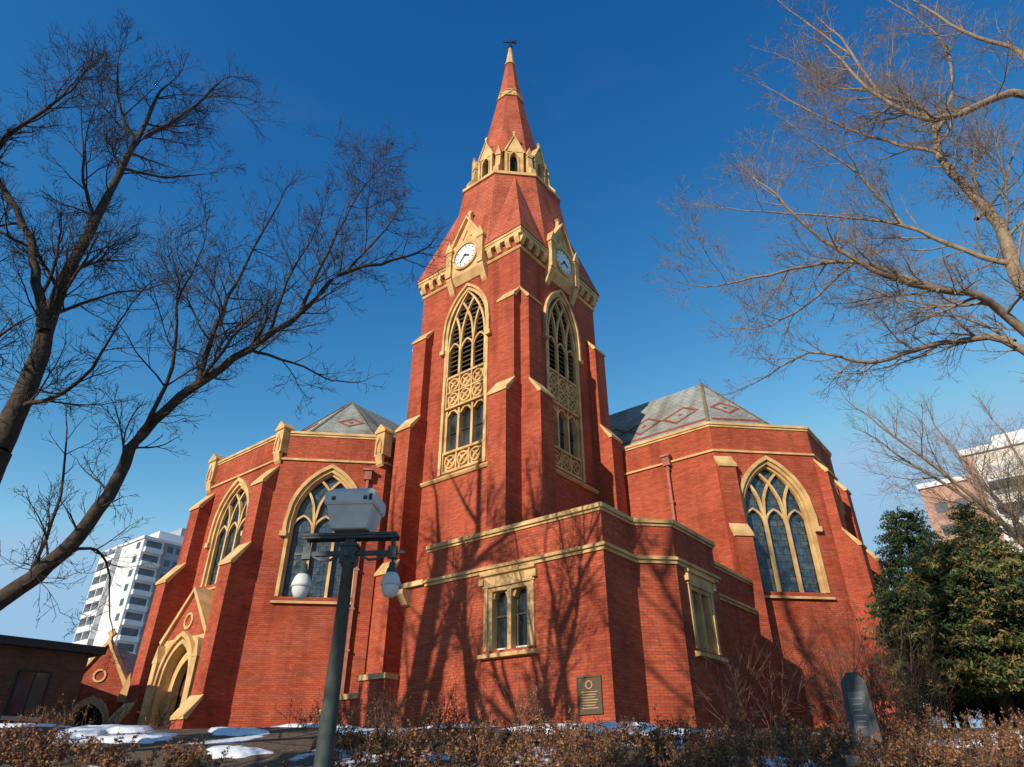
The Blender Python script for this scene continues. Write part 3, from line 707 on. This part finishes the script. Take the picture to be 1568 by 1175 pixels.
# street trees outside the view to the left; they shade the vestry and the tower foot
P3=dict(up=.06,rmin=.022,sp=[.9,.75,.6,.4,.3],rs=3.0)
bigtree(8,-9.6,2.0,16,.55,BARKD,P3,3,0,(.14,.22),7,1.0,.17,.3,.55)
bigtree(18,-17.2,4.6,27,.7,BARKD,P3,3,0,(.12,.20),8,.9,.12,.3,.55)
bigtree(28,-8.5,-5,23,.5,BARKD,P3,3,0,(.14,.25),7,.8,.15)

# ------------------------------------------------------------------ leaf clouds
def leafmesh(name,C,size,mats,rs,midx=None,parent=None,aspect=.5,updir=0):
    n=len(C); rs=np.random.RandomState(rs)
    a=rs.normal(size=(n,3)); a[:,2]+=updir; a/=np.linalg.norm(a,axis=1)[:,None]; b=rs.normal(size=(n,3)); b-=a*(a*b).sum(1)[:,None]; b/=np.linalg.norm(b,axis=1)[:,None]
    s=(size*rs.uniform(.6,1.4,n))[:,None]
    V=np.empty((n,4,3)); V[:,0]=C-a*s; V[:,1]=C+b*s*aspect; V[:,2]=C+a*s; V[:,3]=C-b*s*aspect
    me=bpy.data.meshes.new(name); me.vertices.add(4*n); me.vertices.foreach_set('co',V.reshape(-1))
    me.loops.add(4*n); me.loops.foreach_set('vertex_index',np.arange(4*n,dtype=np.int32))
    me.polygons.add(n); me.polygons.foreach_set('loop_start',np.arange(0,4*n,4,dtype=np.int32))
    for m in mats: me.materials.append(m)
    if midx is not None: me.polygons.foreach_set('material_index',midx.astype(np.int32))
    me.update(calc_edges=True); me.validate()
    o=bpy.data.objects.new(name,me); scene.collection.objects.link(o)
    if parent:o.parent=parent
    return o
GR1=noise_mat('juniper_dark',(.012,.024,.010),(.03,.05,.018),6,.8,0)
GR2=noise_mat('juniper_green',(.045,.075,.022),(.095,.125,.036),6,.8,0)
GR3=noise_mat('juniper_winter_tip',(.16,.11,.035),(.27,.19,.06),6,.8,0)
def conifer(name,x,y,prof_,seed,n=2600,tips=.35,spray=.34,droop=.1,size=.052,k=36):
    rs=np.random.RandomState(seed); z0=g(x,y); hs=np.array([p[0] for p in prof_]); rr=np.array([p[1] for p in prof_])
    C=[];I=[]
    for i in range(n):
        hgt=rs.uniform(hs[0],hs[-1]); ra=np.interp(hgt,hs,rr)
        if rs.rand()>(ra/rr.max())**.7+.15: continue
        a=rs.uniform(0,6.283)
        bumpy=1+.22*math.sin(a*4+hgt*2.3+seed)+.16*math.sin(a*9-hgt*5.1)+.12*math.sin(hgt*8+a*2)
        rad=ra*bumpy*(rs.uniform(.05,1)**.4)
        L=spray*rs.uniform(.6,1.5)
        out=np.array([math.cos(a),math.sin(a),rs.uniform(-.1,.5)-droop]); side=np.array([-math.sin(a),math.cos(a),0])
        c=np.array([x+rad*math.cos(a),y+rad*math.sin(a),z0+hgt])
        t=rs.rand(k,1); wv=rs.normal(size=(k,1))*.30*(1-t*.75)*L
        pts=c+out*t*L+side*wv+rs.normal(size=(k,3))*.028
        C.append(pts)
        outer=rad/(ra+1e-3)
        base=0 if (outer<.75 or rs.rand()<.4) else 1  # inner sprays mostly take the darker green: shade among them put into colour
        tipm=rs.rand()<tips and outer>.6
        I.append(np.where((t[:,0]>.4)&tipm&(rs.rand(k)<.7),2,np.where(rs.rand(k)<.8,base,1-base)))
    C=np.concatenate(C); I=np.concatenate(I)
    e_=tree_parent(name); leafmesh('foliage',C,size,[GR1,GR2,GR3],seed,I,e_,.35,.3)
    tb=TB(); rg=random.Random(seed)
    for kx in range(3):
        ox,oy=rg.uniform(-.5,.5),rg.uniform(-.4,.4)
        tb.tube([Vector((x+ox,y+oy,z0-.2)),Vector((x+ox*.7,y+oy*.7,z0+hs[-1]*.4)),Vector((x,y,z0+hs[-1]*.95))],[.13,.09,.02],7)
    tb.build('trunks',BARKD,e_)
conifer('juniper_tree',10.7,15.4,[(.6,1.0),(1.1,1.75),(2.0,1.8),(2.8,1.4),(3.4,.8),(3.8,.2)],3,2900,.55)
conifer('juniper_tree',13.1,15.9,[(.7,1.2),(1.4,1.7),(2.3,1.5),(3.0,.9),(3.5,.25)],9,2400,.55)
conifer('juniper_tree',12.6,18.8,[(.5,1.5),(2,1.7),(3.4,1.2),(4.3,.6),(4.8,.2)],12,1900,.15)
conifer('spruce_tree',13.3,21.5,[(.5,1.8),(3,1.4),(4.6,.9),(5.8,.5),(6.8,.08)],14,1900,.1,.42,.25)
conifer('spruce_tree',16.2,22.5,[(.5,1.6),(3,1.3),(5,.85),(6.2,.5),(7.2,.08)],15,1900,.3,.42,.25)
LV1=noise_mat('dead_leaf_rust',(.17,.062,.027),(.30,.125,.05),5,.9,0)
LV2=noise_mat('dead_leaf_tan',(.22,.12,.055),(.35,.21,.10),5,.9,0)
LV3=noise_mat('dead_leaf_dark',(.05,.025,.015),(.10,.05,.027),5,.9,0)
TWG=noise_mat('shrub_twig',(.10,.05,.034),(.22,.12,.08),9,.9,0)
def shrubs(name,spots,seed,leafy,hgt,nst,rmin=.004,spread=.5):
    rg=random.Random(seed); tb=TB(); C=[]
    for (x,y,sc_) in spots:
        z=g(x,y)
        for i in range(nst):
            a=rg.uniform(0,6.28); lean=rg.uniform(.05,spread); H=hgt*sc_*rg.uniform(.5,1.1)
            p=Vector((x+rg.gauss(0,.14),y+rg.gauss(0,.14),z-.05)); d=Vector((math.cos(a)*lean,math.sin(a)*lean,1)).normalized(); pts=[p]; n=4
            for s in range(n):
                d=(d+rdir(rg)*.22+Vector((math.cos(a),math.sin(a),0))*.08).normalized(); p=p+d*H/n; pts.append(p)
            tb.tube(pts,[rmin*1.6,rmin*1.4,rmin*1.2,rmin,rmin*.6],3)
            for b in range(6):
                t=rg.uniform(.3,1); ii=min(int(t*n),n-1); qv=pts[ii].lerp(pts[ii+1],t*n-ii); dd=(d+rdir(rg)*.9+Vector((0,0,.25))).normalized(); L=H*rg.uniform(.12,.35)
                mid=qv+dd*L*.5+rdir(rg)*.02; e_=mid+(dd+rdir(rg)*.3)*L*.5; tb.tube([qv,mid,e_],[rmin,rmin*.8,rmin*.5],3)
                for l in range(leafy): C.append(tuple(qv.lerp(e_,rg.random())+rdir(rg)*.03))
    e_=tree_parent(name); tb.build('stems',TWG,e_)
    if leafy:
        C=np.array(C); I=np.random.RandomState(seed).choice(3,len(C),p=[.5,.3,.2]); leafmesh('dead_leaves',C,.021,[LV1,LV2,LV3],seed,I,e_,.6)
rg=random.Random(77); sp=[]
x=-13.5
while x<10.5:
    for yy in (10.2,11.0,11.9,12.8):
        X=x+rg.uniform(-.2,.2); Y=yy+rg.uniform(-.25,.25)
        sx=X/Y
        s_=rg.uniform(.6,1.1)
        if -.42<sx<-.25 and (yy>10.6 or rg.random()<.4): continue
        if -.60<sx<-.42 and (yy>11.5 or rg.random()<.3): continue
        if -.62<sx<-.25 : s_*=.72
        if yy>12 : s_*=.7
        if rg.random()<.1: s_*=1.35
        sp.append((X,Y,s_))
    x+=.42
shrubs('leafy_shrub_hedge',sp,5,7,.66,11)
sp=[(rg.uniform(4.0,8.3),rg.uniform(13.8,15.2),rg.uniform(.8,1.2)) for _ in range(14)]
shrubs('bare_shrub',sp,6,0,2.0,15,.0048,.7)
sp=[(rg.uniform(-4.4,1.0),rg.uniform(14.4,15.8),rg.uniform(.5,1.1)) for _ in range(14)]
shrubs('bare_shrub',sp,7,1,1.1,12,.004,.6)
sp=[(rg.uniform(-16,-8.5),rg.uniform(16.5,20),rg.uniform(.5,.9)) for _ in range(12)]
shrubs('bare_shrub',sp,8,2,.9,10,.0045,.6)

# ------------------------------------------------------------------ street lamp
GREEN=noise_mat('green_grey_pole_paint',(.04,.052,.048),(.07,.088,.08),12,.5,.25)
GREYW=noise_mat('weathered_white_housing',(.50,.50,.47),(.68,.67,.63),5,.5,.15)
OPAL=noise_mat('opal_glass',(.58,.58,.55),(.76,.76,.74),6,.2,0)
LM=[GREEN,GREYW,OPAL,BLACK]
lamp=bpy.data.objects.new('street_lamp',None); scene.collection.objects.link(lamp); lamp.location=(-1.5,6.0,g(-1.5,6)); lamp.rotation_euler=(0,0,R(-4))
zt=EY-g(-1.5,6)
M_=MB()
M_.lathe((0,0,-.1),[(.15,0),(.15,.25),(.115,.32),(.09,.6),(.084,.62),(.082,.7)],0,24)
M_.lathe((0,0,0),[(.078,.5),(.052,zt+1.58),(.07,zt+1.59),(.07,zt+1.62),(.056,zt+1.64)],0,24)
M_.build('pole',lamp,LM,True)
M_=MB()
M_.box(-.07,.07,-.07,.07,zt+1.61,zt+1.76,0); M_.box(-.085,.085,-.085,.085,zt+1.762,zt+1.785,0)
M_.box(-.04,.04,-.078,-.0705,zt+1.64,zt+1.73,0); M_.lathe((0,-.08,zt+1.685),[(.0,-.03),(.028,-.02),(.028,.02),(.0,.03)],0,10)
M_.box(-.44,.44,-.08,.08,zt+1.862,zt+1.885,0); M_.box(-.44,.44,-.07,-.052,zt+1.84,zt+1.861,0); M_.box(-.44,.44,.052,.07,zt+1.84,zt+1.861,0)
M_.box(-.045,.045,-.045,.045,zt+1.785,zt+1.861,0)
FL=Fr((0,0),(1,0),(0,-1))
for sx in (-1,1):
    M_.box(min(sx*.07,sx*.44),max(sx*.07,sx*.44),-.02,.02,zt+1.69,zt+1.73,0)
    M_.box(sx*.40-.04,sx*.40+.04,-.028,.028,zt+1.66,zt+1.77,0)
    M_.box(sx*.40-.016,sx*.40+.016,-.016,.016,zt+1.77,zt+1.861,0)
    bar(M_,FL,[(sx*.1,zt+1.69),(sx*.18,zt+1.65),(sx*.27,zt+1.655),(sx*.35,zt+1.69)],.018,-.012,.012,0)
    M_.box(min(sx*.44,sx*.52),max(sx*.44,sx*.52),-.014,.014,zt+1.70,zt+1.724,0)
M_.build('crossarm',lamp,LM)
M_=MB()
for sx in (-1,1):
    c=(sx*.41,0,zt)
    M_.lathe(c,[(.012,1.69),(.012,1.62),(.028,1.62),(.032,1.575),(.046,1.56),(.052,1.52)],0,16)
    M_.lathe(c,[(.05,1.525),(.07,1.495),(.088,1.44),(.092,1.415),(.084,1.41)],1,24)
    M_.lathe(c,[(.080,1.412),(.076,1.37),(.055,1.325),(.028,1.308),(0,1.305)],2,24)
M_.build('hanging_lanterns',lamp,LM,True)
M_=MB()
def rect(hx,hy,z,oy=0): return [(-hx,-hy+oy,z),(hx,-hy+oy,z),(hx,hy+oy,z),(-hx,hy+oy,z)]
M_.frustum(rect(.17,.14,zt+1.91),rect(.215,.185,zt+2.12),1); M_.frustum(rect(.228,.2,zt+2.121),rect(.238,.21,zt+2.14),1)
M_.frustum(rect(.238,.21,zt+2.141),rect(.238,.21,zt+2.24),1); M_.frustum(rect(.238,.21,zt+2.241),rect(.18,.15,zt+2.29),1)
M_.box(-.13,.13,-.09,.09,zt+1.886,zt+1.909,0)
M_.box(.185,.213,-.217,-.2105,zt+2.15,zt+2.21,3); M_.lathe((.03,0,zt+2.29),[(.03,0),(.03,.03),(0,.035)],0,10)
for sx in (-1,1): M_.box(sx*.15-.018,sx*.15+.018,-.216,-.2105,zt+2.155,zt+2.19,0)
M_.build('floodlight_housing',lamp,LM)
# ------------------------------------------------------------------ monument
GRAN=noise_mat('dark_granite',(.035,.04,.042),(.07,.075,.08),30,.45,.1)
PLQ=noise_mat('grey_plaque',(.09,.10,.10),(.14,.15,.15),4,.5,0)
CONC=noise_mat('pale_concrete',(.30,.27,.24),(.42,.39,.35),8,.9,.3)
mo=bpy.data.objects.new('memorial_marker',None); scene.collection.objects.link(mo); gx,gy=5.4,11.3; mo.location=(gx,gy,g(gx,gy)); mo.rotation_euler=(0,0,R(-30))
M_=MB(); M_.box(-.34,.34,-.24,.24,-.2,.12,1)
M_.frustum([(-.22,-.15,.12),(.22,-.15,.12),(.22,.15,.12),(-.22,.15,.12)],[(-.18,-.11,1.12),(.18,-.11,1.12),(.18,.11,1.12),(-.18,.11,1.12)],0)
M_.frustum([(-.18,-.11,1.12),(.18,-.11,1.12),(.18,.11,1.12),(-.18,.11,1.12)],[(-.07,-.09,1.26),(.07,-.09,1.26),(.07,.09,1.26),(-.07,.09,1.26)],0)
MF=Fr((0,-.15,.12),(1,0,0),(0,-1,.04),(0,.04,.98))
sbox(M_,MF,-.12,.12,.25,.88,-.006,.008,2)
for k_ in range(6): bar(M_,MF,[(-.08,.78-k_*.08),(.08-(k_%3)*.02,.78-k_*.08)],.018,.008,.012,1)
M_.build('stone_slab',mo,[GRAN,CONC,PLQ])

# ------------------------------------------------------------------ other buildings
APW=noise_mat('white_render',(.66,.66,.65),(.76,.76,.75),.3,.9,0)
APC=noise_mat('cream_render',(.56,.50,.42),(.66,.60,.52),.3,.9,0)
APB=noise_mat('pink_brick',(.38,.21,.155),(.46,.27,.20),.4,.9,0)
APS=noise_mat('grey_wall_and_shade',(.30,.32,.36),(.38,.40,.45),.3,.9,0)
APG=noise_mat('apartment_glass',(.03,.04,.05),(.09,.11,.13),.7,.1,0,spec=.6)
BM=[APW,APB,APS,APG,APC]
ab=bpy.data.objects.new('apartment_tower',None); scene.collection.objects.link(ab); ab.location=(-68.7,120,2.5); ab.rotation_euler=(0,0,TH)
M_=MB(); Hh=36.2; nf=14; fh=Hh/nf
M_.box(0,14,0,16,-3,Hh,0); M_.box(4,13,4,13,Hh,Hh+3.2,0); M_.box(9,12,6,11,Hh+3.2,Hh+5.5,2)
M_.box(-.3,14.3,-.3,16.3,Hh,Hh+.5,0)
FB=Fr((0,0),(1,0),(0,-1)); FA=Fr((0,0),(0,1),(-1,0))
for i in range(nf):
    z=i*fh
    sbox(M_,FB,.5,3.4,z+1.0,z+2.35,.01,.05,3); sbox(M_,FB,.3,3.6,z+.1,z+1.0,.05,.8,0)
    for s in (4.6,6.3,9.0,10.7): sbox(M_,FB,s,s+1.1,z+.95,z+2.1,.01,.05,3)
    sbox(M_,FB,12.2,13.6,z+.9,z+2.3,.01,.05,3)
    sbox(M_,FA,9.2,15.6,z+1.15,z+2.4,.01,.05,3); sbox(M_,FA,9.0,15.8,z+.1,z+1.15,.05,1.0,0)
    sbox(M_,FA,1.2,2.6,z+.95,z+2.2,.01,.05,3)
for s in (4.0,8.2): sbox(M_,FB,s,s+.3,-2,Hh,.01,.08,1)
for s in (9.0,12.3,15.6): sbox(M_,FA,s,s+.22,-2,Hh,.05,1.03,0)
sbox(M_,FB,3.7,14,-2,Hh-.01,.0+.002,.008,2)  # bluish grey over this side's white wall, its shade put into the colour
M_.build('tower_block',ab,BM)
ab=bpy.data.objects.new('apartment_tower',None); scene.collection.objects.link(ab); ab.location=(57.8,84,2.5); ab.rotation_euler=(0,0,TH)
M_=MB(); Hh=34.0; nf=11; fh=Hh/nf
M_.box(0,14,-30,-4,-3,Hh+1.5,4); M_.box(.8,14,-4,2,-3,Hh-1.5,1); M_.box(3,10,-26,-8,Hh+1.5,Hh+4.5,0)
M_.box(-.4,14.2,-30.2,-3.8,Hh+1.5,Hh+2.3,0); M_.box(.5,14.2,-3.8,2.2,Hh-1.5,Hh-.8,0)
FA=Fr((0,0),(0,-1),(-1,0))
sbox(M_,FA,4.0,5.3,-2,Hh+1.4,.004,.05,1)
for s in (11.0,18.0): sbox(M_,FA,s,s+1.5,-2,Hh+1.4,.004,.009,1)
for i in range(nf):
    z=i*fh
    for s in (6.0,13.0,20.0): 
        sbox(M_,FA,s-.2,s+4.6,z+.0,z+.25,.05,1.8,0); sbox(M_,FA,s-.2,s+4.6,z+.35,z+1.15,1.7,1.8,4)
        sbox(M_,FA,s+.2,s+4.2,z+.4,z+2.6,.01,.06,3)
        sbox(M_,FA,s-.6,s-.2,z,z+fh,.05,1.2,0)
    sbox(M_,FA,11.2,12.2,z+1.0,z+2.3,.01,.06,3); sbox(M_,FA,18.2,19.2,z+1.0,z+2.3,.01,.06,3)
    if i<10: sbox(M_,FA,-.9,.6,z+1,z+2.4,-.79,-.74,3); sbox(M_,FA,1.6,3.0,z+1,z+2.4,-.79,-.74,3)
M_.build('tower_block',ab,BM)
DBR=brick_mat('brown_brick',(.13,.075,.05),(.09,.05,.035),(.12,.09,.07))
hb=bpy.data.objects.new('low_brick_building',None); scene.collection.objects.link(hb); hb.location=(-18.1,24.4,0); hb.rotation_euler=(0,0,TH)
M_=MB(); M_.box(-12,3.1,0,9,1,5.35,0); M_.box(-12.4,3.5,-.4,9.4,5.354,5.62,1)
FB=Fr((0,0),(1,0),(0,-1))
for s in (-8,-4.6,-1.6,1.0):
    sbox(M_,FB,s,s+1.0,3.2,4.6,-.0+.003,.03,2); bar(M_,FB,[(s,3.2),(s+1.0,3.2),(s+1.0,4.6),(s,4.6)],.09,.003,.06,1,True); bar(M_,FB,[(s+.5,3.2),(s+.5,4.6)],.05,.03,.05,1)
    sbox(M_,FB,s-.1,s+1.1,3.02,3.15,.0,.09,3)
M_.build('walls_and_roof',hb,[DBR,BLACK,GLASS,CONC])

# ------------------------------------------------------------------ light, sky, camera
az=R(37); el=R(23)
sv=Vector((-math.sin(az)*math.cos(el),-math.cos(az)*math.cos(el),math.sin(el)))
ld=bpy.data.lights.new('sun','SUN'); ld.energy=5.0; ld.angle=R(.4); ld.color=(1,.90,.75)
lo=bpy.data.objects.new('sun',ld); lo.rotation_euler=(-sv).to_track_quat('-Z','Y').to_euler(); scene.collection.objects.link(lo)
wd=bpy.data.worlds.new('World'); scene.world=wd; wd.use_nodes=True; t=wd.node_tree
sk=t.nodes.new('ShaderNodeTexSky'); sk.sky_type='NISHITA'; sk.sun_disc=False; sk.sun_elevation=el; sk.sun_rotation=math.atan2(sv.x,sv.y)
sk.altitude=600; sk.air_density=1.0; sk.dust_density=.3; sk.ozone_density=3.0
bg=t.nodes['Background']; bg.inputs[1].default_value=.11
se=t.nodes.new('ShaderNodeSeparateColor'); co=t.nodes.new('ShaderNodeCombineColor'); t.links.new(sk.outputs[0],se.inputs[0])
for i,(a_,p_,mx_) in enumerate(((.95,2.9,2.9),(1.2,1.62,4.9),(1.75,1.0,7.0))):
    pw=t.nodes.new('ShaderNodeMath'); pw.operation='POWER'; pw.inputs[1].default_value=p_; t.links.new(se.outputs[i],pw.inputs[0])
    mu=t.nodes.new('ShaderNodeMath'); mu.operation='MULTIPLY'; mu.inputs[1].default_value=a_; t.links.new(pw.outputs[0],mu.inputs[0])
    mi=t.nodes.new('ShaderNodeMath'); mi.operation='MINIMUM'; mi.inputs[1].default_value=mx_; t.links.new(mu.outputs[0],mi.inputs[0])
    t.links.new(mi.outputs[0],co.inputs[i])
tc=t.nodes.new('ShaderNodeTexCoord'); mp=t.nodes.new('ShaderNodeMapping'); mp.inputs['Scale'].default_value=(1.2,2.6,3.5); mp.inputs['Rotation'].default_value=(.3,.5,.4); t.links.new(tc.outputs['Generated'],mp.inputs[0])
cn=t.nodes.new('ShaderNodeTexNoise'); cn.inputs['Scale'].default_value=1.6; cn.inputs['Detail'].default_value=9; cn.inputs['Roughness'].default_value=.6; t.links.new(mp.outputs[0],cn.inputs['Vector'])
cr=ramp(t,cn.outputs[0],[(.55,(0,0,0)),(.85,(.09,.09,.09))])
t.links.new(mix(t,cr.outputs[0],co.outputs[0],(3.0,3.6,4.4)),bg.inputs[0])
cd=bpy.data.cameras.new('camera'); cam=bpy.data.objects.new('camera',cd); scene.collection.objects.link(cam)
cam.location=(0,0,EY); cam.rotation_euler=(R(90+30.5),0,0); cd.lens=22.96; cd.sensor_width=36; cd.clip_end=6000; cd.clip_start=.05
scene.camera=cam
scene.view_settings.view_transform='Standard'; scene.view_settings.look='None'; scene.view_settings.exposure=0
